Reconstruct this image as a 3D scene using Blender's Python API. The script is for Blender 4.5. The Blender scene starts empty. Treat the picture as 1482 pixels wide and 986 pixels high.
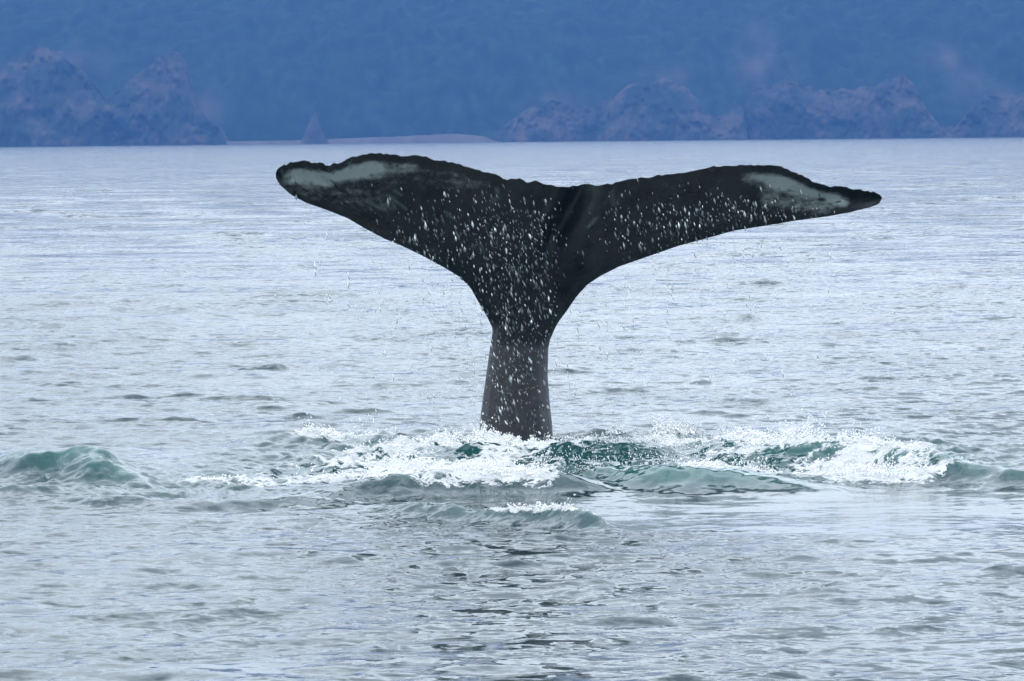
import bpy, math, random
import numpy as np
from mathutils import Matrix, Vector

R = math.radians
random.seed(4)
rng = np.random.default_rng(11)
scene = bpy.context.scene
C = scene.collection

# ------------------------------------------------------------------ camera
W_PX, H_PX, F_PX = 1482.0, 986.0, 7290.0
CAM_H, PITCH, ROLL = 2.37, 2.31, -0.54
cam_rot = Matrix.Rotation(R(90 - PITCH), 3, 'X') @ Matrix.Rotation(R(ROLL), 3, 'Z')
cd = bpy.data.cameras.new('camera')
cam = bpy.data.objects.new('camera', cd)
C.objects.link(cam)
cam.matrix_world = Matrix.Translation((0, 0, CAM_H)) @ cam_rot.to_4x4()
cd.sensor_width = 36.0
cd.lens = 36.0 * F_PX / W_PX
cd.clip_start, cd.clip_end = 0.5, 30000
scene.camera = cam
CR = np.array(cam_rot)

# ------------------------------------------------------------------ sky, sun, exposure
SUN_EL, SUN_AZ = 60.0, -125.0          # azimuth from +Y (straight ahead), negative = to the left
world = bpy.data.worlds.new('World')
scene.world = world
world.use_nodes = True
wn, wl = world.node_tree.nodes, world.node_tree.links
wn.clear()
w_out = wn.new('ShaderNodeOutputWorld')
w_bg = wn.new('ShaderNodeBackground')
w_sky = wn.new('ShaderNodeTexSky')
w_sky.sky_type = 'NISHITA'
w_sky.sun_disc = False
w_sky.sun_elevation = R(SUN_EL)
w_sky.sun_rotation = R(SUN_AZ)
w_sky.air_density, w_sky.dust_density, w_sky.ozone_density = 1.6, 1.5, 2.0
# broken thin cloud spread evenly over the whole dome
w_tc = wn.new('ShaderNodeTexCoord')
w_map = wn.new('ShaderNodeMapping')
w_map.inputs['Scale'].default_value = (1.0, 1.0, 2.6)
w_noise = wn.new('ShaderNodeTexNoise')
w_noise.inputs['Scale'].default_value = 4.5
w_noise.inputs['Detail'].default_value = 6
w_noise.inputs['Roughness'].default_value = 0.55
w_ramp = wn.new('ShaderNodeMapRange')
w_ramp.interpolation_type = 'SMOOTHSTEP'
w_ramp.inputs['From Min'].default_value = 0.40
w_ramp.inputs['From Max'].default_value = 0.62
w_ramp.inputs['To Min'].default_value = 0.42
w_mix = wn.new('ShaderNodeMix')
w_mix.data_type = 'RGBA'
w_mix.inputs['B'].default_value = (14.3, 15.9, 17.5, 1)
wl.new(w_tc.outputs['Generated'], w_map.inputs['Vector'])
wl.new(w_map.outputs['Vector'], w_noise.inputs['Vector'])
wl.new(w_noise.outputs['Fac'], w_ramp.inputs['Value'])
w_sep = wn.new('ShaderNodeSeparateXYZ')
wl.new(w_tc.outputs['Generated'], w_sep.inputs['Vector'])
w_low = wn.new('ShaderNodeMapRange')
w_low.interpolation_type = 'SMOOTHSTEP'
w_low.inputs['From Min'].default_value = 0.02
w_low.inputs['From Max'].default_value = 0.32
w_low.inputs['To Min'].default_value = 0.95
w_low.inputs['To Max'].default_value = 0.0
wl.new(w_sep.outputs['Z'], w_low.inputs['Value'])
w_max = wn.new('ShaderNodeMath')
w_max.operation = 'MAXIMUM'
wl.new(w_ramp.outputs['Result'], w_max.inputs[0])
wl.new(w_low.outputs['Result'], w_max.inputs[1])
wl.new(w_max.outputs['Value'], w_mix.inputs['Factor'])
wl.new(w_sky.outputs['Color'], w_mix.inputs['A'])
wl.new(w_mix.outputs['Result'], w_bg.inputs['Color'])
wl.new(w_bg.outputs['Background'], w_out.inputs['Surface'])
w_bg.inputs['Strength'].default_value = 0.10

sd = bpy.data.lights.new('sun', 'SUN')
sd.energy, sd.angle, sd.color = 1.0, R(12), (1.0, 0.96, 0.90)
sun = bpy.data.objects.new('sun', sd)
C.objects.link(sun)
sv = Vector((math.sin(R(SUN_AZ)) * math.cos(R(SUN_EL)), math.cos(R(SUN_AZ)) * math.cos(R(SUN_EL)), math.sin(R(SUN_EL))))
sun.rotation_euler = sv.to_track_quat('Z', 'Y').to_euler()
sun.location = sv * 60

vs = scene.view_settings
vs.view_transform, vs.look, vs.gamma, vs.use_curve_mapping = 'Standard', 'None', 1.0, False
vs.exposure = 0.45
scene.cycles.use_denoising = True
scene.cycles.max_bounces = 8
scene.cycles.volume_bounces = 1
scene.cycles.caustics_reflective = False
scene.cycles.caustics_refractive = False
scene.cycles.sample_clamp_indirect = 4.0

# ------------------------------------------------------------------ helpers
def ray(px, py):
    px, py = np.asarray(px, float), np.asarray(py, float)
    d = np.stack([(px - W_PX / 2) / F_PX, -(py - H_PX / 2) / F_PX, -np.ones_like(px)], -1)
    return d @ CR.T

def at_depth(px, py, y):              # world point seen at a pixel, at distance y ahead
    d = ray(px, py)
    t = np.asarray(y, float) / d[..., 1]
    p = d * t[..., None]
    p[..., 2] += CAM_H
    return p

def on_sea(px, py):                   # world point of still water seen at a pixel
    d = ray(px, py)
    t = -CAM_H / d[..., 2]
    p = d * t[..., None]
    p[..., 2] = 0
    return p

def project(p):                       # world -> photograph pixel
    q = (np.asarray(p) - np.array([0, 0, CAM_H])) @ CR
    return W_PX / 2 + F_PX * q[..., 0] / -q[..., 2], H_PX / 2 - F_PX * q[..., 1] / -q[..., 2]

def smooth(a, b, x):
    t = np.clip((x - a) / (b - a), 0, 1)
    return t * t * (3 - 2 * t)

_perm = rng.integers(0, 2 ** 31, 4096)
_val = rng.random(65536) * 2 - 1
def _h(ix, iy, s):
    return _val[(_perm[(ix + s * 57) & 4095] + _perm[(iy + s * 131) & 4095]) & 65535]
def vnoise(x, y, s=0):
    ix, iy = np.floor(x).astype(np.int64), np.floor(y).astype(np.int64)
    fx, fy = x - ix, y - iy
    ux, uy = fx * fx * fx * (fx * (6 * fx - 15) + 10), fy * fy * fy * (fy * (6 * fy - 15) + 10)
    a, b, c, d = _h(ix, iy, s), _h(ix + 1, iy, s), _h(ix, iy + 1, s), _h(ix + 1, iy + 1, s)
    return (a * (1 - ux) + b * ux) * (1 - uy) + (c * (1 - ux) + d * ux) * uy
def fbm(x, y, oct=4, s=0, g=0.5):
    t, a = 0, 1.0
    for o in range(oct):
        t = t + a * vnoise(x * 2 ** o + 17.3 * o, y * 2 ** o - 9.1 * o, s + o)
        a *= g
    return t

def mesh_from(name, verts, quads, mat, attrs=None, shade=True):
    me = bpy.data.meshes.new(name)
    nv, nq = len(verts), len(quads)
    k = quads.shape[1]
    me.vertices.add(nv)
    me.vertices.foreach_set('co', np.ascontiguousarray(verts, dtype=np.float32).ravel())
    me.loops.add(nq * k)
    me.loops.foreach_set('vertex_index', np.ascontiguousarray(quads, dtype=np.int32).ravel())
    me.polygons.add(nq)
    me.polygons.foreach_set('loop_start', np.arange(0, nq * k, k, dtype=np.int32))
    if shade:
        me.polygons.foreach_set('use_smooth', np.ones(nq, dtype=bool))
    me.update(calc_edges=True)
    for n, a in (attrs or {}).items():
        at = me.attributes.new(n, 'FLOAT', 'POINT')
        at.data.foreach_set('value', np.ascontiguousarray(a, dtype=np.float32).ravel())
    o = bpy.data.objects.new(name, me)
    C.objects.link(o)
    me.materials.append(mat)
    return o

def grid_quads(nr, nc, close=False):
    i = np.arange(nr - 1)[:, None] * nc
    j = np.arange(nc if close else nc - 1)[None, :]
    j2 = (j + 1) % nc
    return np.stack([i + j, i + j2, i + nc + j2, i + nc + j], -1).reshape(-1, 4)

def tag(o, label=None, cat=None, group=None, kind=None):
    if label: o['label'] = label
    if cat: o['category'] = cat
    if group: o['group'] = group
    if kind: o['kind'] = kind
    return o

def material(name):
    m = bpy.data.materials.new(name)
    m.use_nodes = True
    return m, m.node_tree.nodes, m.node_tree.links, m.node_tree.nodes['Principled BSDF']

def N(nodes, typ, **kw):
    n = nodes.new(typ)
    for k, v in kw.items():
        if hasattr(n, k): setattr(n, k, v)
        else: n.inputs[k].default_value = v
    return n

# ------------------------------------------------------------------ materials
def sea_material():
    m, n, l, p = material('sea_water')
    tc = N(n, 'ShaderNodeTexCoord')
    a_foam = N(n, 'ShaderNodeAttribute', attribute_name='foam')
    a_slick = N(n, 'ShaderNodeAttribute', attribute_name='slick')
    a_aer_glow = N(n, 'ShaderNodeAttribute', attribute_name='aer_glow')
    # wind ripples: slopes added to the surface normal, rougher in gust patches
    a_far = N(n, 'ShaderNodeAttribute', attribute_name='far')
    geo = N(n, 'ShaderNodeNewGeometry')
    mp = N(n, 'ShaderNodeMapping'); mp.inputs['Rotation'].default_value = (0, 0, R(14)); mp.inputs['Scale'].default_value = (1.0, 1.3, 1.0)
    l.new(tc.outputs['Object'], mp.inputs['Vector'])
    calm = N(n, 'ShaderNodeMapRange', **{'From Min': 0.0, 'From Max': 1.0, 'To Min': 1.0, 'To Max': 0.20})
    l.new(a_slick.outputs['Fac'], calm.inputs['Value'])
    gn = N(n, 'ShaderNodeTexNoise', **{'Scale': 0.30, 'Detail': 6.0, 'Roughness': 0.72, 'Distortion': 0.4})
    l.new(mp.outputs['Vector'], gn.inputs['Vector'])
    gr = N(n, 'ShaderNodeMapRange', **{'From Min': 0.32, 'From Max': 0.68, 'To Min': 0.25, 'To Max': 1.95})
    l.new(gn.outputs['Fac'], gr.inputs['Value'])
    nrm = geo.outputs['Normal']
    for sc, det, a_near, a_add in ((0.33, 2.0, 0.0, 0.85), (2.1, 3.0, 0.40, 0.62), (8.0, 4.0, 0.72, 0.33)):
        nz = N(n, 'ShaderNodeTexNoise', **{'Scale': sc, 'Detail': det, 'Roughness': 0.55, 'Distortion': 0.5})
        l.new(mp.outputs['Vector'], nz.inputs['Vector'])
        sub = N(n, 'ShaderNodeVectorMath', operation='SUBTRACT'); sub.inputs[1].default_value = (0.5, 0.5, 0.5)
        l.new(nz.outputs['Color'], sub.inputs[0])
        flat = N(n, 'ShaderNodeVectorMath', operation='MULTIPLY'); flat.inputs[1].default_value = (1, 1, 0)
        l.new(sub.outputs[0], flat.inputs[0])
        am = N(n, 'ShaderNodeMath', operation='MULTIPLY_ADD'); am.inputs[1].default_value = a_add; am.inputs[2].default_value = a_near
        l.new(a_far.outputs['Fac'], am.inputs[0])
        am2 = N(n, 'ShaderNodeMath', operation='MULTIPLY'); l.new(am.outputs[0], am2.inputs[0]); l.new(calm.outputs['Result'], am2.inputs[1])
        am3 = N(n, 'ShaderNodeMath', operation='MULTIPLY'); l.new(am2.outputs[0], am3.inputs[0]); l.new(gr.outputs['Result'], am3.inputs[1])
        scl = N(n, 'ShaderNodeVectorMath', operation='SCALE'); l.new(flat.outputs[0], scl.inputs[0]); l.new(am3.outputs[0], scl.inputs['Scale'])
        add = N(n, 'ShaderNodeVectorMath', operation='ADD'); l.new(nrm, add.inputs[0]); l.new(scl.outputs[0], add.inputs[1])
        nrm = add.outputs[0]
    nn = N(n, 'ShaderNodeVectorMath', operation='NORMALIZE'); l.new(nrm, nn.inputs[0])
    l.new(nn.outputs[0], p.inputs['Normal'])
    # body colour: deep green sea, paler for churned-in bubbles and painted glow of light through waves
    mixc = N(n, 'ShaderNodeMix', data_type='RGBA')
    mixc.inputs['A'].default_value = (0.004, 0.024, 0.030, 1)
    mixc.inputs['B'].default_value = (0.020, 0.090, 0.084, 1)
    l.new(a_aer_glow.outputs['Fac'], mixc.inputs['Factor'])
    l.new(mixc.outputs['Result'], p.inputs['Base Color'])
    p.inputs['Roughness'].default_value = 0.10
    p.inputs['IOR'].default_value = 1.333
    # foam
    f = N(n, 'ShaderNodeBsdfPrincipled', **{'Base Color': (0.70, 0.715, 0.72, 1), 'Roughness': 0.6})
    fn = N(n, 'ShaderNodeTexNoise', **{'Scale': 9.0, 'Detail': 7.0, 'Roughness': 0.68, 'Distortion': 0.5})
    fm = N(n, 'ShaderNodeMapping'); fm.inputs['Scale'].default_value = (0.8, 0.8, 0.8)
    l.new(tc.outputs['Object'], fm.inputs['Vector']); l.new(fm.outputs['Vector'], fn.inputs['Vector'])
    fa = N(n, 'ShaderNodeMath', operation='ADD')
    l.new(a_foam.outputs['Fac'], fa.inputs[0]); l.new(fn.outputs['Fac'], fa.inputs[1])
    vd = N(n, 'ShaderNodeTexVoronoi', feature='DISTANCE_TO_EDGE', Scale=6.5)
    wob = N(n, 'ShaderNodeVectorMath', operation='MULTIPLY_ADD'); wob.inputs[1].default_value = (0.35, 0.35, 0.35)
    l.new(fn.outputs['Color'], wob.inputs[0]); l.new(tc.outputs['Object'], wob.inputs[2]); l.new(wob.outputs[0], vd.inputs['Vector'])
    web = N(n, 'ShaderNodeMapRange', **{'From Min': 0.0, 'From Max': 0.16, 'To Min': 0.34, 'To Max': -0.04}); l.new(vd.outputs['Distance'], web.inputs['Value'])
    gate = N(n, 'ShaderNodeMapRange', **{'From Min': 0.15, 'From Max': 0.4}); l.new(a_foam.outputs['Fac'], gate.inputs['Value'])
    wg = N(n, 'ShaderNodeMath', operation='MULTIPLY'); l.new(web.outputs['Result'], wg.inputs[0]); l.new(gate.outputs['Result'], wg.inputs[1])
    fa2 = N(n, 'ShaderNodeMath', operation='ADD'); l.new(fa.outputs[0], fa2.inputs[0]); l.new(wg.outputs[0], fa2.inputs[1]); fa = fa2
    fr = N(n, 'ShaderNodeMapRange', interpolation_type='SMOOTHSTEP', **{'From Min': 0.92, 'From Max': 1.16})
    l.new(fa.outputs[0], fr.inputs['Value'])
    fb = N(n, 'ShaderNodeBump', Strength=1.0, Distance=0.09)
    l.new(fn.outputs['Fac'], fb.inputs['Height']); l.new(fb.outputs['Normal'], f.inputs['Normal'])
    mx = N(n, 'ShaderNodeMixShader')
    l.new(fr.outputs['Result'], mx.inputs[0]); l.new(p.outputs[0], mx.inputs[1]); l.new(f.outputs[0], mx.inputs[2])
    l.new(mx.outputs[0], n['Material Output'].inputs['Surface'])
    return m

def skin_material():
    m, n, l, p = material('whale_skin')
    tc = N(n, 'ShaderNodeTexCoord')
    a_p = N(n, 'ShaderNodeAttribute', attribute_name='pale')
    a_s = N(n, 'ShaderNodeAttribute', attribute_name='scratch')
    a_g = N(n, 'ShaderNodeAttribute', attribute_name='stock')
    n1 = N(n, 'ShaderNodeTexNoise', **{'Scale': 5.0, 'Detail': 6.0, 'Roughness': 0.65})
    n2 = N(n, 'ShaderNodeTexNoise', **{'Scale': 26.0, 'Detail': 5.0, 'Roughness': 0.7})
    for q in (n1, n2): l.new(tc.outputs['Object'], q.inputs['Vector'])
    r1 = N(n, 'ShaderNodeMapRange', **{'From Min': 0.35, 'From Max': 0.7})
    l.new(n1.outputs['Fac'], r1.inputs['Value'])
    c1 = N(n, 'ShaderNodeMix', data_type='RGBA')
    c1.inputs['A'].default_value = (0.003, 0.004, 0.004, 1); c1.inputs['B'].default_value = (0.016, 0.023, 0.022, 1)
    l.new(r1.outputs['Result'], c1.inputs['Factor'])
    c2 = N(n, 'ShaderNodeMix', data_type='RGBA'); c2.inputs['B'].default_value = (0.017, 0.0155, 0.017, 1)
    l.new(a_g.outputs['Fac'], c2.inputs['Factor']); l.new(c1.outputs['Result'], c2.inputs['A'])
    # pale patches near the tips, broken up
    ad = N(n, 'ShaderNodeMath', operation='MULTIPLY_ADD'); ad.inputs[1].default_value = 0.75
    l.new(n2.outputs['Fac'], ad.inputs[0]); l.new(a_p.outputs['Fac'], ad.inputs[2])
    r2 = N(n, 'ShaderNodeMapRange', interpolation_type='SMOOTHSTEP', **{'From Min': 0.45, 'From Max': 1.30})
    l.new(ad.outputs[0], r2.inputs['Value'])
    c3 = N(n, 'ShaderNodeMix', data_type='RGBA'); c3.inputs['B'].default_value = (0.36, 0.41, 0.385, 1)
    l.new(r2.outputs['Result'], c3.inputs['Factor']); l.new(c2.outputs['Result'], c3.inputs['A'])
    c4 = N(n, 'ShaderNodeMix', data_type='RGBA'); c4.inputs['B'].default_value = (0.10, 0.13, 0.13, 1)
    l.new(a_s.outputs['Fac'], c4.inputs['Factor']); l.new(c3.outputs['Result'], c4.inputs['A'])
    l.new(c4.outputs['Result'], p.inputs['Base Color'])
    rr_ = N(n, 'ShaderNodeMapRange', **{'From Min': 0.35, 'From Max': 0.65, 'To Min': 0.26, 'To Max': 0.50})
    mpz = N(n, 'ShaderNodeMapping'); mpz.inputs['Scale'].default_value = (7.0, 7.0, 1.2)
    n3 = N(n, 'ShaderNodeTexNoise', **{'Scale': 2.0, 'Detail': 4.0, 'Roughness': 0.6})
    l.new(tc.outputs['Object'], mpz.inputs['Vector']); l.new(mpz.outputs['Vector'], n3.inputs['Vector'])
    l.new(n3.outputs['Fac'], rr_.inputs['Value']); l.new(rr_.outputs['Result'], p.inputs['Roughness'])
    p.inputs['Specular IOR Level'].default_value = 0.38
    b = N(n, 'ShaderNodeBump', Strength=0.25, Distance=0.012)
    l.new(n2.outputs['Fac'], b.inputs['Height']); l.new(b.outputs['Normal'], p.inputs['Normal'])
    return m

def drop_material():
    m, n, l, p = material('water_drop')
    a = N(n, 'ShaderNodeAttribute', attribute_name='bright')
    c = N(n, 'ShaderNodeMix', data_type='RGBA')
    c.inputs['A'].default_value = (0.05, 0.07, 0.07, 1); c.inputs['B'].default_value = (0.90, 0.93, 0.93, 1)  # pale base colour stands in for sky light refracted by clear drops
    l.new(a.outputs['Fac'], c.inputs['Factor'])
    l.new(c.outputs['Result'], p.inputs['Base Color'])
    p.inputs['Roughness'].default_value = 0.3
    p.inputs['IOR'].default_value = 1.333
    return m

def froth_material():
    m, n, l, p = material('sea_froth')
    p.inputs['Base Color'].default_value = (0.86, 0.87, 0.87, 1)
    p.inputs['Roughness'].default_value = 0.5
    return m

def rock_material(name, ca, cb, cg, scale, green=0.5):
    m, n, l, p = material(name)
    tc = N(n, 'ShaderNodeTexCoord')
    geo = N(n, 'ShaderNodeNewGeometry')
    mp = N(n, 'ShaderNodeMapping'); mp.inputs['Scale'].default_value = (1, 0.35, 0.5) if name == 'forest_hill' else (1, 1, 0.45)
    l.new(tc.outputs['Object'], mp.inputs['Vector'])
    n1 = N(n, 'ShaderNodeTexNoise', **{'Scale': scale, 'Detail': 8.0, 'Roughness': 0.65})
    n2 = N(n, 'ShaderNodeTexNoise', **{'Scale': scale * 0.35, 'Detail': 5.0, 'Roughness': 0.6})
    l.new(mp.outputs['Vector'], n1.inputs['Vector']); l.new(tc.outputs['Object'], n2.inputs['Vector'])
    r = N(n, 'ShaderNodeMapRange', **{'From Min': 0.36, 'From Max': 0.64}); l.new(n1.outputs['Fac'], r.inputs['Value'])
    c = N(n, 'ShaderNodeMix', data_type='RGBA'); c.inputs['A'].default_value = ca; c.inputs['B'].default_value = cb
    l.new(r.outputs['Result'], c.inputs['Factor'])
    wd = 0.16 if name == 'forest_hill' else 0.06
    r2 = N(n, 'ShaderNodeMapRange', **{'From Min': green - wd, 'From Max': green + wd}); l.new(n2.outputs['Fac'], r2.inputs['Value'])
    c2 = N(n, 'ShaderNodeMix', data_type='RGBA'); c2.inputs['A'].default_value = cg
    l.new(r2.outputs['Result'], c2.inputs['Factor']); l.new(c.outputs['Result'], c2.inputs['B'])
    l.new(c2.outputs['Result'], p.inputs['Base Color'])
    if name == 'forest_hill':
        ar = N(n, 'ShaderNodeAttribute', attribute_name='rock')
        c3 = N(n, 'ShaderNodeMix', data_type='RGBA'); c3.inputs['B'].default_value = (0.13, 0.10, 0.09, 1)
        l.new(ar.outputs['Fac'], c3.inputs['Factor']); l.new(c2.outputs['Result'], c3.inputs['A'])
        l.new(c3.outputs['Result'], p.inputs['Base Color'])
    p.inputs['Roughness'].default_value = 0.9
    p.inputs['Specular IOR Level'].default_value = 0.1
    return m

M_SEA, M_SKIN, M_DROP, M_FROTH = sea_material(), skin_material(), drop_material(), froth_material()
M_HILL = rock_material('forest_hill', (0.006, 0.013, 0.008, 1), (0.026, 0.056, 0.028, 1), (0.009, 0.020, 0.013, 1), 0.17, 0.46)
M_CLIFF = rock_material('cliff_rock', (0.050, 0.043, 0.036, 1), (0.110, 0.092, 0.076, 1), (0.030, 0.042, 0.028, 1), 0.13, 0.50)
M_STACK = rock_material('pale_stack_rock', (0.05, 0.046, 0.042, 1), (0.13, 0.12, 0.108, 1), (0.06, 0.055, 0.05, 1), 0.12, 0.40)
M_BEACH = rock_material('shingle_beach', (0.10, 0.088, 0.085, 1), (0.16, 0.14, 0.135, 1), (0.12, 0.10, 0.097, 1), 0.08, 0.4)

# ------------------------------------------------------------------ the sea
COAST = 2600.0
def build_sea():
    th = np.concatenate([
        np.linspace(-180, -40, 29)[:-1], np.linspace(-40, -12, 30)[:-1], np.linspace(-12, -6.6, 60)[:-1],
        np.linspace(-6.6, 6.6, 530)[:-1], np.linspace(6.6, 12, 60)[:-1], np.linspace(12, 40, 30)[:-1], np.linspace(40, 180, 29)[:-1]])
    th = np.radians(th)
    rr = [0.3, 1, 2, 3]
    while rr[-1] < 4500:
        r = rr[-1]
        if r < 19: s = 0.5
        elif r < 31: s = 0.055
        elif r < 46: s = 0.045
        elif r < 100: s = 0.045 + (r - 46) * 0.0052
        elif r < 500: s = r * 0.0075 - 0.43
        else: s = r * 0.0125 - 2.9
        rr.append(r + max(s, 0.03))
    rr = np.array(rr)
    nr, nc = len(rr), len(th)
    X = rr[:, None] * np.sin(th)[None, :]
    Y = rr[:, None] * np.cos(th)[None, :]
    sp_r = np.gradient(rr)
    sp = np.maximum(sp_r[:, None] * np.ones(nc)[None, :], rr[:, None] * np.gradient(th)[None, :] * 0.9)
    Z = np.zeros_like(X); DX = np.zeros_like(X); DY = np.zeros_like(X)
    near = np.abs(th) < R(13)
    # layout of the disturbed water round the tail, in metres on the still surface
    px, py = project(np.stack([X, Y, np.zeros_like(X)], -1))
    infront = (Y > 10) & (Y < 120)
    px = np.where(infront, px, -9999); py = np.where(infront, py, -9999)

    def ell(cx, cy, rx, ry, a=1.0, pw=1.0):
        d = ((px - cx) / rx) ** 2 + ((py - cy) / ry) ** 2
        return a * np.exp(-d ** pw)
    slick = np.clip(ell(1200, 742, 440, 40, 1.3, 1.8) + ell(760, 722, 160, 12, 0.9, 1.5) + ell(240, 655, 60, 16, .7), 0, 1)
    churn = np.clip(ell(740, 668, 420, 42, 1.2, 1.5) + ell(1230, 665, 260, 36, 1.1, 1.5) + ell(200, 705, 240, 22, .8, 1.4), 0, 1)

    # ---- wind sea
    g = np.random.default_rng(5)
    nw = 90
    lam = np.exp(np.linspace(np.log(0.26), np.log(14.0), nw)) * (1 + 0.1 * g.standard_normal(nw))
    gust = 1.0 + 0.30 * fbm(X / 9.0, Y / 26.0, 3, 40)
    wsc = np.array([0.3, 0.6, 1.2, 2.4, 5.0])
    wobs = [[vnoise(X / (5 * q) + 3.1 * j, Y / (5 * q) - 1.7 * j, 80 + j) for j in range(2)] for q in wsc]
    for i in range(nw):
        L = lam[i]
        k = 2 * np.pi / L
        spread = 46 if L < 1.2 else 40
        a = R(-90 + 12 + spread * np.clip(g.standard_normal(), -1.7, 1.7) * 0.75)
        kx, ky = k * math.cos(a), k * math.sin(a)
        st = 0.0175 * (1.08 if L < 0.5 else 1.08 * (0.5 / L) ** 0.62)
        A = st * L / (2 * np.pi) * (0.7 + 0.6 * g.random())
        ph = g.random() * 6.283
        wob = 0.9 * wobs[int(np.argmin(np.abs(np.log(wsc / L))))][i % 2]
        att = smooth(2.0, 3.6, L / sp) * (gust if L < 3 else 1.0)
        if L < 2.5: att = att * (1 - 0.88 * slick)
        phs = kx * X + ky * Y + ph + wob * 2.0
        s, c = np.sin(phs), np.cos(phs)
        amp = A * att
        Z += amp * c
        DX -= 0.85 * amp * (kx / k) * s
        DY -= 0.85 * amp * (ky / k) * s

    # ---- mounds and breaking wavelets thrown up by the tail
    def ridge(pts, Hh, wb, wf, tl=0.18, tr=0.18, pw=1.6, wobble=0.15, seed=0):
        q = on_sea(np.array([p[0] for p in pts], float), np.array([p[1] for p in pts], float))
        o = np.argsort(q[:, 0]); q = q[o]
        yc = np.interp(X, q[:, 0], q[:, 1]) + wobble * vnoise(X * 1.6, X * 0 + seed, seed)
        u = (X - q[0, 0]) / (q[-1, 0] - q[0, 0])
        tp = smooth(-tl, tl, u) * (1 - smooth(1 - tr, 1 + tr, u))
        d = Y - yc
        w = np.where(d < 0, wf, wb)
        return Hh * tp * np.exp(-np.abs(d / w) ** pw) * (Y > 10) * (1 + 0.35 * vnoise(X * 1.9 + 7, X * 0 + 3 * seed, seed + 9)), d, tp
    fo = np.zeros_like(X)
    r, d, t = ridge([(-30, 686), (50, 690), (120, 692), (175, 694)], 0.18, 0.8, 0.36, 0.3, 0.2, 1.7, 0.05, 1); Z += r; aer_glow = 1.0 * r / 0.18  # teal by ridge height paints light glowing through the wave
    r, d, t = ridge([(110, 697), (170, 698), (215, 702)], 0.12, 0.5, 0.25, .3, .3, 1.7, 0.05, 2); Z += r; aer_glow = np.maximum(aer_glow, 1.2 * r / .12)
    r, d, t = ridge([(860, 702), (960, 704), (1060, 704), (1170, 708)], 0.14, 0.8, 0.42, .35, .35, 1.8, 0.2, 3); Z += r; aer_glow = np.maximum(aer_glow, 1.4 * r / .14)
    r, d, t = ridge([(1030, 668), (1150, 674), (1260, 682), (1420, 700)], 0.15, 0.7, 0.36, .25, .35, 1.6, 0.3, 4); Z += r; aer_glow = np.maximum(aer_glow, 1.1 * r / .15)
    fo = np.maximum(fo, 0.95 * t * np.exp(-((d - 0.12) / 0.5) ** 2) * smooth(0.05, 0.2, r))
    r, d, t = ridge([(790, 662), (850, 664), (960, 668)], 0.07, 0.6, 0.4, .2, .3, 1.7, 0.1, 5); Z += r; aer_glow = np.maximum(aer_glow, 0.6 * r / .17)
    r, d, t = ridge([(400, 648), (560, 652), (720, 660)], 0.06, 0.6, 0.4, .2, .2, 1.5, 0.25, 6); Z += r
    r, d, t = ridge([(340, 648), (380, 648), (440, 647)], 0.09, 0.4, 0.25, .3, .3, 1.5, 0.1, 16); Z += r
    r, d, t = ridge([(460, 716), (560, 714), (660, 710), (780, 710), (850, 712)], 0.10, 0.5, 0.22, .12, .2, 1.6, 0.2, 7); Z += r
    aer_glow = np.maximum(aer_glow, .6 * r / .15)
    fo = np.maximum(fo, 0.60 * t * np.exp(-((d - 0.05) / 0.3) ** 2) * smooth(-.9, .5, vnoise(X * 2.2, Y * 1.5, 77)))
    r, d, t = ridge([(560, 738), (680, 748), (760, 756), (820, 761), (868, 767)], 0.10, 0.5, 0.20, .35, .16, 1.6, 0.08, 8); Z += r
    aer_glow = np.maximum(aer_glow, .7 * r / .13)
    fo = np.maximum(fo, 0.68 * smooth(.3, .7, t) * np.exp(-((d - 0.02) / 0.07) ** 2) * smooth(660, 740, px))
    r, d, t = ridge([(60, 722), (200, 724), (330, 728), (470, 728)], 0.045, 0.3, 0.16, .2, .2, 1.5, 0.35, 9); Z += r; aer_glow = np.maximum(aer_glow, .4 * r / .1)
    r, d, t = ridge([(0, 718), (60, 716), (130, 712)], 0.06, 0.3, 0.15, .2, .2, 1.5, 0.1, 10); Z += r; aer_glow = np.maximum(aer_glow, .8 * r / .1)
    r, d, t = ridge([(1440, 700), (1480, 702), (1540, 702)], 0.06, 0.3, 0.2, .2, .2, 1.5, 0.1, 13); Z += r; aer_glow = np.maximum(aer_glow, r / .1)

    # ---- scattered steep little wavelets of the wind sea
    gw = np.random.default_rng(23)
    for i in range(460):
        if i >= 300: yy = math.exp(gw.uniform(math.log(75), math.log(260)))
        elif i < 150: yy = math.exp(gw.uniform(math.log(24), math.log(130)))
        else: yy = gw.uniform(40, 80)
        xx = gw.uniform(-1, 1) * yy * 0.115
        ln = gw.uniform(0.10, 0.42) * (yy / 40) ** (0.45 if i < 300 else 0.8)
        hh = (0.011 + 0.020 * gw.random() ** 2) * (yy / 40) ** 0.45 * (1.0 + ln)
        wf, wb = hh * gw.uniform(1.5, 2.4), hh * gw.uniform(4, 7)
        wf = max(wf, 1.4 * float(np.interp(yy, rr, sp_r)))
        cv, sk = gw.normal(0, .25), gw.normal(0, .30)
        i0, i1 = np.searchsorted(rr, [yy - 1.2 - 5 * wf, yy + 1.2 + 5 * wb])
        a0, a1 = np.searchsorted(th, [(xx - 3 * ln) / yy, (xx + 3 * ln) / yy])
        if a1 - a0 < 3: continue
        xs, ys = X[i0:i1, a0:a1] - xx, Y[i0:i1, a0:a1] - yy
        u = xs / ln
        dd = ys - (sk * xs + cv * ln * u * u + 0.10 * ln * vnoise(xs * 5 / ln + i, xs * 0 + i, 5))
        w = np.where(dd < 0, wf, wb)
        Z[i0:i1, a0:a1] += hh * np.exp(-np.abs(u) ** 2.2) * np.exp(-np.abs(dd / w) ** 1.5) * (1 - 0.85 * slick[i0:i1, a0:a1]) * (1 + .3 * vnoise(xs * 9 + i, ys * 4, 6))
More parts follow.
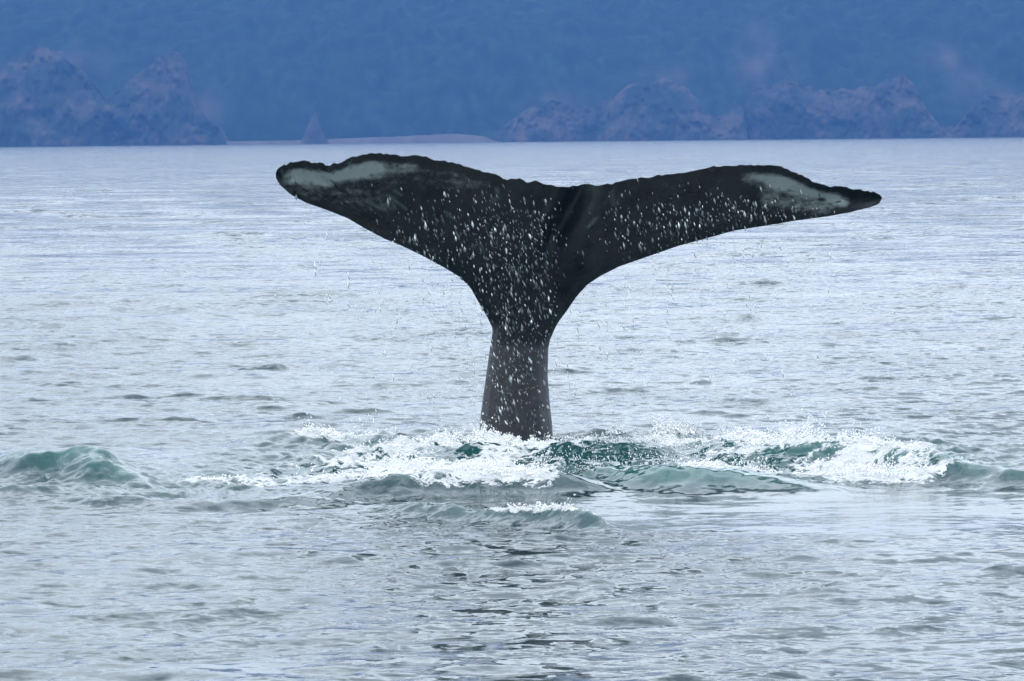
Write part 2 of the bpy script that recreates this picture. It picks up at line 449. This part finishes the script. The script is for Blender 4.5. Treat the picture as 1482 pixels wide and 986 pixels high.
    # ---- foam cover
    for e in [(560, 645, 140, 11, .75), (640, 650, 80, 15, .80), (470, 640, 55, 8, .75), (715, 648, 45, 15, 1.1), (765, 655, 45, 11, .9), (715, 662, 75, 13, .66), (800, 662, 60, 8, .62),
              (400, 692, 150, 15, .68), (540, 672, 200, 26, .63), (720, 680, 150, 16, .60), (1120, 690, 120, 6, .45), (1080, 668, 130, 12, .6), (570, 700, 85, 13, .68), (660, 692, 80, 11, .7),
              (740, 694, 120, 7, .65), (1200, 655, 130, 18, .95), (1110, 645, 90, 14, .8), (1290, 664, 110, 13, .8), (1370, 676, 70, 9, .7),
              (1000, 640, 90, 11, .5), (1060, 660, 110, 14, .4), (1290, 698, 110, 6, .72), (1430, 692, 45, 6, .6), (960, 632, 36, 7, .8),
              (840, 654, 130, 14, .46), (960, 664, 120, 10, .42), (1000, 684, 170, 18, .52), (1250, 684, 170, 16, .58), (330, 690, 45, 8, .62)]:
        fo = np.maximum(fo, ell(*e, 1.3))
    streak = fbm(X * 1.3, Y * 1.6, 5, 21, 0.65)
    foam = np.clip(fo * (0.86 + 0.85 * streak), 0, 1.15)
    # lumpy water in the churned part
    lump = fbm(X * 3.2, Y * 2.2, 4, 60, 0.6)
    Z += churn * (0.026 * lump + 0.012 * fbm(X * 7.5, Y * 5.5, 3, 64, 0.65)) + np.clip(foam, 0, 1) * 0.045 * (0.4 + np.abs(fbm(X * 6, Y * 3.5, 3, 70, 0.6)))
    # rare little whitecap flecks
    aer_glow = np.clip(np.maximum(aer_glow, 0.45 * churn), 0, 1)
    X2, Y2 = X + DX, Y + DY
    v = np.stack([X2, Y2, Z], -1)
    quads = grid_quads(nr, nc, True)
    quads = quads[:, ::-1]
    o = mesh_from('sea', v.reshape(-1, 3), quads, M_SEA, {'foam': foam, 'slick': slick, 'aer_glow': aer_glow, 'far': smooth(45, 170, np.hypot(X, Y))})
    tag(o, 'silvery blue-green sea with small wind waves and foam round the tail', 'sea', kind='structure')
    return v, foam, px, py

SEA_V, SEA_FOAM, SEA_PX, SEA_PY = build_sea()

# ------------------------------------------------------------------ the far shore
def px_x(px, dist):
    return at_depth(np.asarray(px, float), np.full(np.shape(px), 203.0), np.full(np.shape(px), dist))[..., 0]
MPP = COAST / F_PX                    # metres to a photograph pixel at the shore
def shore_py(px): return 212.0 - 14.0 * np.asarray(px, float) / 1482.0

def build_hill():
    x = np.concatenate([np.linspace(-2600, -420, 90)[:-1], np.linspace(-420, 420, 330), np.linspace(420, 2600, 90)[1:]]); nx = len(x)
    t = np.linspace(0, 1, 90)
    Xg, T = np.meshgrid(x, t)
    Yg = COAST + 40 + T * 760
    base = 124 * (1 - np.exp(-T * 3.8)) * (1 + 0.09 * fbm(Xg / 420, Yg / 900, 2, 3))
    gully = 9 * np.abs(fbm(Xg / 70, Yg / 500, 4, 8)) * smooth(0, .2, T)
    canopy = 3.0 * fbm(Xg / 9, Yg / 14, 3, 12) * smooth(0.0, .1, T)
    Zg = base - gully + canopy - 2.0 * (T < 0.01)
    hx, hy = project(np.stack([Xg, Yg, Zg], -1))
    rock = np.zeros_like(Xg)
    for (cx, cy, rx, ry, a) in [(1095, 78, 34, 34, .8), (1130, 100, 30, 26, .6), (1366, 96, 26, 26, .75), (1392, 120, 30, 22, .6), (960, 110, 60, 16, .4),
                                (300, 150, 26, 30, .5), (1440, 140, 40, 14, .5), (800, 150, 50, 16, .4), (120, 90, 60, 22, .3)]:
        rock = np.maximum(rock, a * np.exp(-(((hx - cx) / rx) ** 2 + ((hy - cy) / ry) ** 2)))
    rock = np.clip(0.6 * rock * (1 + 1.1 * fbm(Xg / 11, Zg / 16, 4, 19)), 0, 1)
    o = mesh_from('forested_hill', np.stack([Xg, Yg, Zg], -1).reshape(-1, 3), grid_quads(90, nx), M_HILL, {'rock': rock})
    tag(o, 'steep dark forested hillside rising behind the cliffs', 'hill', kind='structure')

def build_cliff(name, prof, dist, depth, mat, seed, rough=7.0):
    pp = np.array(prof, float)
    n = max(30, int((pp[-1, 0] - pp[0, 0]) / 1.6))
    pxs = np.linspace(pp[0, 0], pp[-1, 0], n)
    top = np.interp(pxs, pp[:, 0], pp[:, 1])
    mpp = dist / F_PX
    hgt = np.maximum((shore_py(pxs) - 4 - top) * mpp, 0.3)
    hgt = hgt * (1 + 0.03 * fbm(pxs / 9.0, pxs * 0 + seed, 3, seed))
    xs = px_x(pxs, dist)
    nv, nb = 44, 16
    rows = []
    for j in range(nv + nb):
        if j < nv:
            v = j / (nv - 1)
            z = hgt * v - 2.0 * (1 - v)
            back = depth * 0.30 * v ** 1.4 * np.clip(hgt / 40, .25, 1.2)
        else:
            v = (j - nv + 1) / nb
            z = hgt * (1 - 0.85 * v ** 1.2)
            back = depth * 0.30 * np.clip(hgt / 40, .25, 1.2) + depth * 0.8 * v
        zz = z + 0 * xs
        rg = 0.7 * rough * (fbm(xs / 22 + seed, zz / 40 + back / 50, 5, seed + 3, 0.6) - 0.5 * np.abs(fbm(xs / 9, zz / 30 + back / 30, 4, seed + 5, .6)))
        edge = np.clip(hgt / 10, 0, 1)
        rows.append(np.stack([xs + 0.15 * rg * edge, dist + back + rg * edge, zz + (0.05 * rg * edge if j > 0 else 0)], -1))
    v = np.stack(rows)
    return mesh_from(name, v.reshape(-1, 3), grid_quads(nv + nb, n), mat)

build_hill()
o = build_cliff('headland', [(-170, 150), (-90, 105), (-30, 92), (0, 84), (22, 66), (60, 62), (85, 72), (108, 92), (128, 112), (150, 132), (168, 128),
                 (186, 108), (205, 94), (222, 82), (244, 66), (258, 72), (268, 84), (272, 120), (276, 150), (296, 168), (312, 178), (325, 206)],
                COAST - 60, 130, M_CLIFF, 2, 9)
tag(o, 'twin-peaked rocky headland standing out from the hazy shore', 'headland', kind='structure')
o = build_cliff('cliff', [(688, 204), (712, 190), (740, 170), (775, 146), (800, 140), (838, 150), (862, 146), (900, 128), (918, 114), (940, 118),
                 (965, 110), (992, 120), (1014, 140), (1034, 166), (1050, 160), (1066, 142), (1078, 150), (1084, 196), (1090, 203)], COAST - 30, 110, M_CLIFF, 31, 8)
tag(o, 'pale scarred sea cliff below the forested hill', 'cliff', kind='structure')
o = build_cliff('cliff', [(1074, 200), (1084, 140), (1096, 120), (1140, 112), (1190, 122), (1236, 124), (1270, 118), (1308, 102), (1326, 112), (1342, 150), (1362, 180),
                 (1390, 176), (1412, 150), (1430, 132), (1460, 136), (1500, 128), (1560, 140), (1640, 190)], COAST - 10, 110, M_CLIFF, 57, 8)
tag(o, 'long broken sea cliff with darker gullies', 'cliff', kind='structure')
o = build_cliff('sea_stack', [(434, 205), (440, 192), (446, 176), (450, 168), (454, 160), (458, 156), (461, 168), (466, 182), (472, 196), (478, 205)], COAST - 150, 22, M_STACK, 91, 2.2)
tag(o, 'small pointed sea stack standing alone off the beach', 'sea stack')
o = build_cliff('beach', [(300, 205), (330, 200), (420, 199), (520, 195), (600, 192), (660, 189), (700, 193), (724, 203)], COAST - 40, 90, M_BEACH, 95, 1.2)
tag(o, 'low pale shingle beach at the foot of the hill', 'beach', kind='structure')

# ------------------------------------------------------------------ the whale's tail
TAIL_Y = 39.6
def resample(pts, n, w=None):
    p = np.array(pts, float)
    s = np.concatenate([[0], np.cumsum(np.hypot(*np.diff(p, axis=0).T))])
    u = np.linspace(0, s[-1], n) if w is None else w * s[-1]
    return np.stack([np.interp(u, s, p[:, 0]), np.interp(u, s, p[:, 1])], -1)

TRAIL = [(399, 251), (401.4, 245), (409.8, 238.9), (423.5, 234.3), (444.8, 233.1), (452.4, 236.2), (464.5, 234), (469.1, 236.2), (470, 238), (476.7, 239.7),
         (481.3, 235.9), (488.9, 237.4), (502.6, 229.8), (516.3, 226), (536, 221.4), (557.4, 222.9), (572.6, 225.2), (605, 226), (622.8, 229.4), (630.4, 233.2),
         (654.8, 234.5), (676, 242.8), (691.3, 245.9), (709.5, 251.2), (737, 259.6), (752, 258), (761.3, 264.1), (776.5, 262.6), (793.2, 268.4), (816, 272),
         (825.2, 268.9), (849.5, 266.6), (864.8, 268.9), (892, 264.3), (922.6, 258.3), (959, 253.9), (990.2, 248.9), (1008.5, 246.6), (1031.3, 241.3),
         (1054, 239.8), (1089, 239), (1116.5, 239.8), (1130, 241.3), (1140.8, 245.9), (1154, 251.2), (1166, 256.5), (1178.2, 264.1), (1196.5, 268.7),
         (1217.8, 270.2), (1242, 274.8), (1262, 278.6), (1273, 281.5), (1276.8, 287)]
LEFT = [(686, 720), (690, 670), (694.8, 614.2), (695.7, 601.5), (700.3, 570.4), (705.7, 534), (710.3, 503), (713.6, 485), (713, 476), (706.3, 461.7), (692.6, 437.4),
        (680.4, 416), (665.2, 400.9), (643.9, 388), (610.4, 369.7), (580, 355.2), (557.4, 346.2), (527, 330.2), (504, 316.5), (473.7, 304.3),
        (443, 293.7), (420.4, 281.5), (405, 267.8), (399.5, 258), (399, 251)]
RIGHT = [(808, 720), (803, 670), (800.3, 632.5), (798.8, 612.4), (795.2, 579.5), (792.4, 543), (793.4, 506.5), (796.1, 491.9), (802.5, 477.3), (807.2, 467.8), (820.9, 449.5),
         (833, 431.3), (849.8, 412.3), (869.5, 399.3), (896.9, 385.6), (927.3, 375), (956.2, 365.1), (979, 356.9), (1016, 347), (1061.7, 334.1),
         (1107.3, 327), (1150.8, 319.6), (1196.5, 313.6), (1230, 307.5), (1260.4, 299.9), (1272.5, 294.8), (1276.8, 287)]

def build_whale():
    nt, ns = 140, 230
    tw = np.linspace(0, 1, nt)
    tw = tw + 0.05 * np.sin(np.pi * tw) * 0
    # common parameter: peduncle (below the fluke insertion) takes the first 42 %
    def side(pts, yi):
        p = np.array(pts, float)
        k = int(np.argmin(np.abs(p[:, 1] - yi)))
        n1 = int(nt * 0.42)
        e = np.linspace(0, 1, nt - n1 + 1)[1:]
        e = 1 - (1 - e) ** 1.25
        return np.concatenate([resample(p[:k + 1], n1), resample(p[k:], 0, e)])
    L, Rr = side(LEFT, 476), side(RIGHT, 477.3)
    sg = np.linspace(0, 1, ns)
    sg = 0.5 - 0.5 * np.cos(np.pi * sg) * (0.55 + 0.45 * np.abs(np.cos(np.pi * sg)) ** 0)      # denser towards the edges
    sg = (sg - sg[0]) / (sg[-1] - sg[0])
    T = resample(TRAIL, 0, sg)
    # fine ragged nicks of the trailing edge
    T[1:-1, 1] += 1.5 * vnoise(T[1:-1, 0] / 5.0, T[1:-1, 0] * 0 + 2.2, 5) + 1.0 * vnoise(T[1:-1, 0] / 2.2, T[1:-1, 0] * 0 + 7.7, 6)
    B = np.stack([np.interp(sg, [0, 1], [L[0, 0], Rr[0, 0]]), np.interp(sg, [0, 1], [L[0, 1], Rr[0, 1]])], -1)
    t, s = tw[:, None, None], sg[None, :, None]
    P = (1 - t) * B[None] + t * T[None] + (1 - s) * L[:, None] + s * Rr[:, None] \
        - ((1 - t) * ((1 - s) * B[0] + s * B[-1]) + t * ((1 - s) * T[0] + s * T[-1]))
    px, py = P[..., 0], P[..., 1]
    mpp = TAIL_Y / F_PX
    # distance (m) to the leading edges and to the trailing edge in the plane of the blade
    def dist(poly, n=260):
        q = resample(poly, n)
        d = np.full(px.shape, 1e9)
        for a in q: d = np.minimum(d, (px - a[0]) ** 2 + (py - a[1]) ** 2)
        return np.sqrt(d) * mpp
    dl = np.minimum(dist(LEFT), dist(RIGHT)); dt = dist(TRAIL)
    tt = np.broadcast_to(tw[:, None], px.shape); ss = np.broadcast_to(sg[None, :], px.shape)
    # stock: deep laterally flattened oval
    ell = np.sqrt(np.clip(1 - (2 * ss - 1) ** 2, 0, 1))
    dep = np.interp(py, [300, 400, 480, 560, 640, 720], [0.05, 0.13, 0.24, 0.34, 0.42, 0.48])
    w_st = ell * dep
    # flukes: foil section, blunt leading edge, thin trailing edge, thinning towards the tips
    xc = np.abs(px - 775) / 500
    tk = 0.115 * (1 - 0.72 * np.clip(xc, 0, 1) ** 0.8)
    w_fl = tk * np.sqrt(np.clip(1 - (1 - np.clip(dl / (tk * 2.6), 0, 1)) ** 2, 0, 1)) * np.clip(dt / 0.55, 0, 1) ** 0.75
    w_fl = np.maximum(w_fl, 0.006 * np.clip(np.minimum(dl, 0.02) / 0.02, 0, 1))
    mix = smooth(500, 360, py)
    w = w_st * (1 - mix) + w_fl * mix + 0.6 * mix * w_st * smooth(0.9, 0, np.abs(px - 765) / 110)
    # lean: the blade's trailing edge hangs towards the camera; the tips droop back
    up = np.clip((500 - py) * mpp, 0, None)
    yc = TAIL_Y + 0.30 - 0.62 * up ** 1.15 + 0.10 * np.clip(xc, 0, 1) ** 2 + 0.0 * px
    # fold of the right fluke beside the notch
    fx = np.interp(py, [262, 300, 345, 420, 480], [846, 826, 800, 790, 785])
    dd = (px - fx) * mpp
    fade = smooth(470, 320, py)
    fold = fade * (0.15 * np.exp(-(dd / 0.11) ** 2) - 0.07 * np.exp(-((dd - 0.30) / 0.17) ** 2))
    camber = -0.10 * np.sin(np.clip(dl / (dl + dt + 1e-6), 0, 1) * np.pi) * smooth(.15, .5, xc)
    und = 0.012 * fbm(px / 60, py / 40, 3, 33) * mix
    yc = yc + fold - camber * 0.5 + und
    front = at_depth(px, py, yc - w)
    rear_px = px + 0 * px
    rear = at_depth(rear_px, py, yc + w * (1 + 0.5 * (1 - mix)))
    # the back of the stock keeps the width the front has (real distance, no camera scaling)
    rear[..., 0] = front[..., 0]; rear[..., 2] = front[..., 2]
    # attributes painted by where the markings and the stock's painted side sheen are on the skin
    def seg(x, y, x0, y0, x1, y1):
        vx, vy = x1 - x0, y1 - y0
        u = np.clip(((x - x0) * vx + (y - y0) * vy) / (vx * vx + vy * vy), 0, 1)
        return np.hypot(x - x0 - u * vx, y - y0 - u * vy)
    pale = np.zeros(px.shape)
    for (x0, y0, x1, y1, rad, a) in [(425, 252, 470, 256, 17, .95), (455, 254, 545, 244, 15, .95), (530, 240, 595, 243, 14, .45), (560, 250, 690, 262, 20, .22),
                                     (425, 268, 560, 290, 22, .22), (1120, 262, 1160, 272, 14, .98), (1150, 272, 1205, 286, 14, 1.02), (1190, 288, 1222, 292, 8, .85), (1085, 254, 1130, 262, 13, .6),
                                     (1110, 285, 1190, 296, 14, .45), (690, 270, 700, 262, 10, .2)]:
        pale = np.maximum(pale, a * np.exp(-(seg(px, py, x0, y0, x1, y1) / rad) ** 2.4))
    pale = pale * (1 + 0.30 * fbm(px / 11, py / 6, 4, 44, .6)) + 0.06 * fbm(px / 40, py / 4, 3, 47) * (pale > .08)
    pale *= 1 - 0.95 * np.exp(-(((px - 1189) / 6.5) ** 2 + ((py - 289) / 3.2) ** 2) ** 1.5)
    pale *= smooth(0.03, 0.085, dt)
    scr = np.zeros(px.shape)
    for (x0, y0, x1, y1) in [(526, 289, 553, 303), (562, 283, 588, 303), (571, 276, 581, 282), (645, 307, 657, 317), (717, 270, 722, 282), (722, 284, 712, 294),
                             (885, 278, 889, 296), (863, 316, 852, 328), (505, 235, 509, 243), (407, 246, 412, 258)]:
        scr = np.maximum(scr, np.exp(-(seg(px, py, x0, y0, x1, y1) / 2.0) ** 2) * 0.7)
    stock = smooth(430, 560, py) * (0.55 + 0.45 * smooth(735, 700, px - 0.0 * py) + .35 * smooth(775, 800, px))  # grey stock; lighter sides paint sky reflection into the skin colour
    nv = nt * ns
    verts = np.concatenate([front.reshape(-1, 3), rear.reshape(-1, 3)])
    qf = grid_quads(nt, ns)
    qb = grid_quads(nt, ns)[:, ::-1] + nv
    cap = []
    i = np.arange(nt - 1)
    e0, e1 = i * ns, i * ns + ns - 1
    cap.append(np.stack([e0 + ns, e0 + ns + nv, e0 + nv, e0], -1))
    cap.append(np.stack([e1, e1 + nv, e1 + ns + nv, e1 + ns], -1))
    j = np.arange(ns - 1)
    tp = (nt - 1) * ns + j
    cap.append(np.stack([tp, tp + 1, tp + 1 + nv, tp + nv], -1))
    cap.append(np.stack([j + nv, j + 1 + nv, j + 1, j], -1))
    quads = np.concatenate([qf, qb] + cap)
    at2 = lambda a: np.concatenate([a.ravel(), a.ravel()])
    o = mesh_from('whale', verts, quads, M_SKIN, {'pale': at2(pale), 'scratch': at2(np.clip(scr, 0, 1)), 'stock': at2(np.clip(stock, 0, 1))})
    tag(o, 'diving whale with raised black tail flukes, pale patches near both tips', 'whale')
    import bmesh
    bm = bmesh.new(); bm.from_mesh(o.data)
    bmesh.ops.remove_doubles(bm, verts=bm.verts, dist=0.0006)
    bmesh.ops.recalc_face_normals(bm, faces=bm.faces)
    for f in bm.faces: f.smooth = True
    bm.to_mesh(o.data); bm.free()
    return px, py, yc - w

WPX, WPY, WY = build_whale()

# ------------------------------------------------------------------ drops and spray
OCT = np.array([(0, 0, 1), (1, 0, 0), (0, 1, 0), (-1, 0, 0), (0, -1, 0), (0, 0, -1)], float)
OCT_F = np.array([(0, 1, 2), (0, 2, 3), (0, 3, 4), (0, 4, 1), (5, 2, 1), (5, 3, 2), (5, 4, 3), (5, 1, 4)])
def blobs(name, pos, rad, length, mat, bright, lean=None):
    n = len(pos)
    a = rng.random(n) * 6.283
    c, s = np.cos(a)[:, None], np.sin(a)[:, None]
    x = (OCT[None, :, 0] * c - OCT[None, :, 1] * s) * rad[:, None]
    y = (OCT[None, :, 0] * s + OCT[None, :, 1] * c) * rad[:, None]
    z = OCT[None, :, 2] * length[:, None]
    if lean is not None: x = x + z * lean[:, None]
    v = np.stack([x, y, z], -1) + pos[:, None, :]
    f = OCT_F[None] + (np.arange(n) * 6)[:, None, None]
    return mesh_from(name, v.reshape(-1, 3), f.reshape(-1, 3), mat, {'bright': np.repeat(bright, 6)})

def falling_drops():
    poly = np.array(LEFT[2:] + TRAIL + RIGHT[:1:-1], float)
    def inside(x, y):
        c = np.zeros(x.shape, bool)
        x0, y0 = poly[:, 0], poly[:, 1]; x1, y1 = np.roll(x0, -1), np.roll(y0, -1)
        for a, b, d, e in zip(x0, y0, x1, y1):
            if b == e: continue
            c ^= ((b > y) != (e > y)) & (x < (d - a) * (y - b) / (e - b) + a)
        return c
    P = []
    for (cx, cy, sx, sy, n) in [(755, 430, 42, 62, 560), (760, 340, 60, 46, 330), (680, 330, 52, 44, 210), (640, 350, 50, 26, 120), (745, 545, 34, 62, 560),
                                (975, 324, 58, 28, 330), (1085, 302, 52, 16, 240), (1160, 302, 26, 7, 36), (590, 320, 50, 26, 44), (900, 330, 50, 30, 40), (480, 280, 40, 14, 10)]:
        q = np.stack([cx + sx * rng.standard_normal(n), cy + sy * rng.standard_normal(n)], -1)
        P.append(q)
    q = np.concatenate(P)
    # thin the drops over the dark hollow by the notch
    keep = inside(q[:, 0], q[:, 1]) & (rng.random(len(q)) < np.clip((q[:, 1] - 246) / 70, 0.06, 1)) \
        & ((np.abs(q[:, 0] - 840) > 34) | (rng.random(len(q)) < 0.30)) & (q[:, 1] < 640)
    q = q[keep]
    grid = np.stack([WPX.ravel(), WPY.ravel()], -1)[::7]; gy = WY.ravel()[::7]
    ys = np.array([gy[np.argmin(((grid - a) ** 2).sum(1))] for a in q]) - 0.05 - 0.35 * rng.random(len(q)) ** 1.5
    n1 = len(q)
    # stray drops falling clear of the flukes
    n2 = 330
    q2 = np.stack([np.where(rng.random(n2) < .62, 960 + 150 * rng.standard_normal(n2), 600 + 80 * rng.standard_normal(n2)), 400 + 225 * rng.random(n2) ** 0.8], -1)
    q2 = q2[~inside(q2[:, 0], q2[:, 1] + 0 * q2[:, 0])]
    y2 = TAIL_Y - 0.5 + 0.7 * rng.random(len(q2))
    # strings of drops running off the leading edges
    edge = np.concatenate([resample(LEFT[8:21], 60)[:, :], resample(RIGHT[8:23], 70)])
    S, SY = [], []
    for e in edge[rng.random(len(edge)) < 0.75]:
        k = rng.integers(2, 9)
        st = e[1] + 4 + 110 * rng.random() ** 1.6
        S.append(np.stack([e[0] + rng.normal(0, 4) + rng.normal(0, 0.8, k), st + np.cumsum(4 + 9 * rng.random(k))], -1)); SY.append(np.full(k, TAIL_Y - 0.35 + 0.5 * rng.random()))
    S, SY = np.concatenate(S), np.concatenate(SY)
    kp = ~inside(S[:, 0], S[:, 1]) & (S[:, 1] < 625)
    q2 = np.concatenate([q2, S[kp]]); y2 = np.concatenate([y2, SY[kp]])
    q = np.concatenate([q, q2]); ys = np.concatenate([ys, y2])
    n = len(q)
    pos = at_depth(q[:, 0], q[:, 1], ys)
    big = rng.random(n)
    rad = (0.0036 + 0.0080 * big ** 4)
    ln = rad * (1.8 + 2.0 * rng.random(n))
    br = np.clip(0.55 * rng.random(n) ** 2.6 + (rng.random(n) > .92), 0, 1)
    br[n1:] = 0.75 + 0.25 * rng.random(n - n1); rad[n1:] *= 0.72; ln[n1:] *= 0.95
    o = blobs('falling_drops', pos, rad, ln, M_DROP, br, -0.22 + 0.1 * rng.standard_normal(n))
    tag(o, 'glistening water drops raining off the raised tail flukes', 'water drops', kind='stuff')

def froth():
    foam = SEA_FOAM.ravel(); px, py = SEA_PX.ravel(), SEA_PY.ravel(); v = SEA_V.reshape(-1, 3)
    ok = np.where((foam > 0.5) & (px > 200) & (px < 1482) & (py > 600) & (py < 790))[0]
    w = (foam[ok] - 0.45) ** 2
    pick = rng.choice(ok, 18000, p=w / w.sum())
    p = v[pick] + rng.normal(0, 1, (len(pick), 3)) * np.array([.02, .05, 0])
    p[:, 2] += -0.004 + rng.exponential(0.009, len(pick)) * foam[pick] * (1 + 3.5 * (vnoise(p[:, 0] * 5, p[:, 1] * 3, 90) > 0.35))
    rad = 0.003 + 0.008 * rng.random(len(pick)) ** 2.5
    ln = rad * (0.8 + 0.7 * rng.random(len(pick)))
    P, Rr, Ln = [p], [rad], [ln]
    # upward jets of white water: base pixel, width, height in metres, count
    for (bx, by, wx, hh, n) in [(962, 634, 0.10, 0.19, 700), (996, 632, 0.06, 0.15, 300), (1165, 652, 0.20, 0.24, 1500), (1135, 650, 0.14, 0.17, 700), (890, 632, 0.05, .10, 120),
                                (700, 642, 0.07, 0.14, 500), (735, 648, 0.14, 0.08, 500), (650, 644, 0.22, 0.10, 800), (550, 640, 0.14, 0.09, 260), (770, 650, .06, .08, 240),
                                (1225, 656, 0.20, 0.16, 800), (1300, 668, 0.25, 0.13, 600), (600, 700, .25, .08, 500), (1080, 640, .25, .09, 400)]:
        b = on_sea(np.array([bx], float), np.array([by], float))[0]
        # fingers
        nf = max(6, int(wx * 130))
        fx = rng.normal(0, wx * 0.62, nf); fh = hh * np.exp(-(fx / (wx * 1.1)) ** 2) * (0.45 + 0.75 * rng.random(nf)); fl = rng.normal(0, .22, nf) + fx / wx * .12
        k = rng.integers(0, nf, n); u = rng.random(n) ** 1.35
        jit = 0.006 + 0.018 * (1 - u)
        q = np.stack([b[0] + fx[k] + fl[k] * u * fh[k] + rng.normal(0, 1, n) * jit, b[1] + rng.normal(0, .07, n), 0.02 + u * fh[k]], -1)
        r = (0.004 + 0.008 * rng.random(n)) * (1.25 - 0.75 * u)
        P.append(q); Rr.append(r); Ln.append(r * (1 + 0.9 * rng.random(n)))
    # drops bouncing off the churned surface right of the stock
    n = 2600
    ok2 = np.where((px > 770) & (px < 1120) & (py > 636) & (py < 694))[0]
    q = v[rng.choice(ok2, n)] + np.stack([rng.normal(0, .02, n), rng.normal(0, .05, n), rng.exponential(0.022, n)], -1)
    r = 0.0022 + 0.0035 * rng.random(n) ** 2
    P.append(q); Rr.append(r); Ln.append(r * (1.2 + 1.6 * rng.random(n)))
    p, rad, ln = np.concatenate(P), np.concatenate(Rr), np.concatenate(Ln)
    o = blobs('splash_froth', p, rad, ln, M_FROTH, np.ones(len(p)), rng.normal(0, .3, len(p)))
    tag(o, 'white froth and splashing spray where the tail leaves the sea', 'splash', kind='stuff')

falling_drops()
froth()

# ------------------------------------------------------------------ haze
def build_haze():
    m = bpy.data.materials.new('haze_air'); m.use_nodes = True
    n, l = m.node_tree.nodes, m.node_tree.links
    n.clear()
    out = n.new('ShaderNodeOutputMaterial'); pv = n.new('ShaderNodeVolumePrincipled')
    pv.inputs['Color'].default_value = (0.092, 0.242, 0.61, 1)
    pv.inputs['Density'].default_value = 2.7e-4
    pv.inputs['Anisotropy'].default_value = 0.0
    l.new(pv.outputs['Volume'], out.inputs['Volume'])
    x0, x1, y0, y1, z0, z1 = -5000, 5000, -5000, 5000, -4, 152
    v = np.array([(x, y, z) for x in (x0, x1) for y in (y0, y1) for z in (z0, z1)], float)
    f = np.array([(0, 1, 3, 2), (4, 6, 7, 5), (0, 4, 5, 1), (2, 3, 7, 6), (0, 2, 6, 4), (1, 5, 7, 3)])
    o = mesh_from('haze', v, f, m, shade=False)
    tag(o, 'blue haze in the air over the sea and shore', 'haze', kind='stuff')
build_haze()
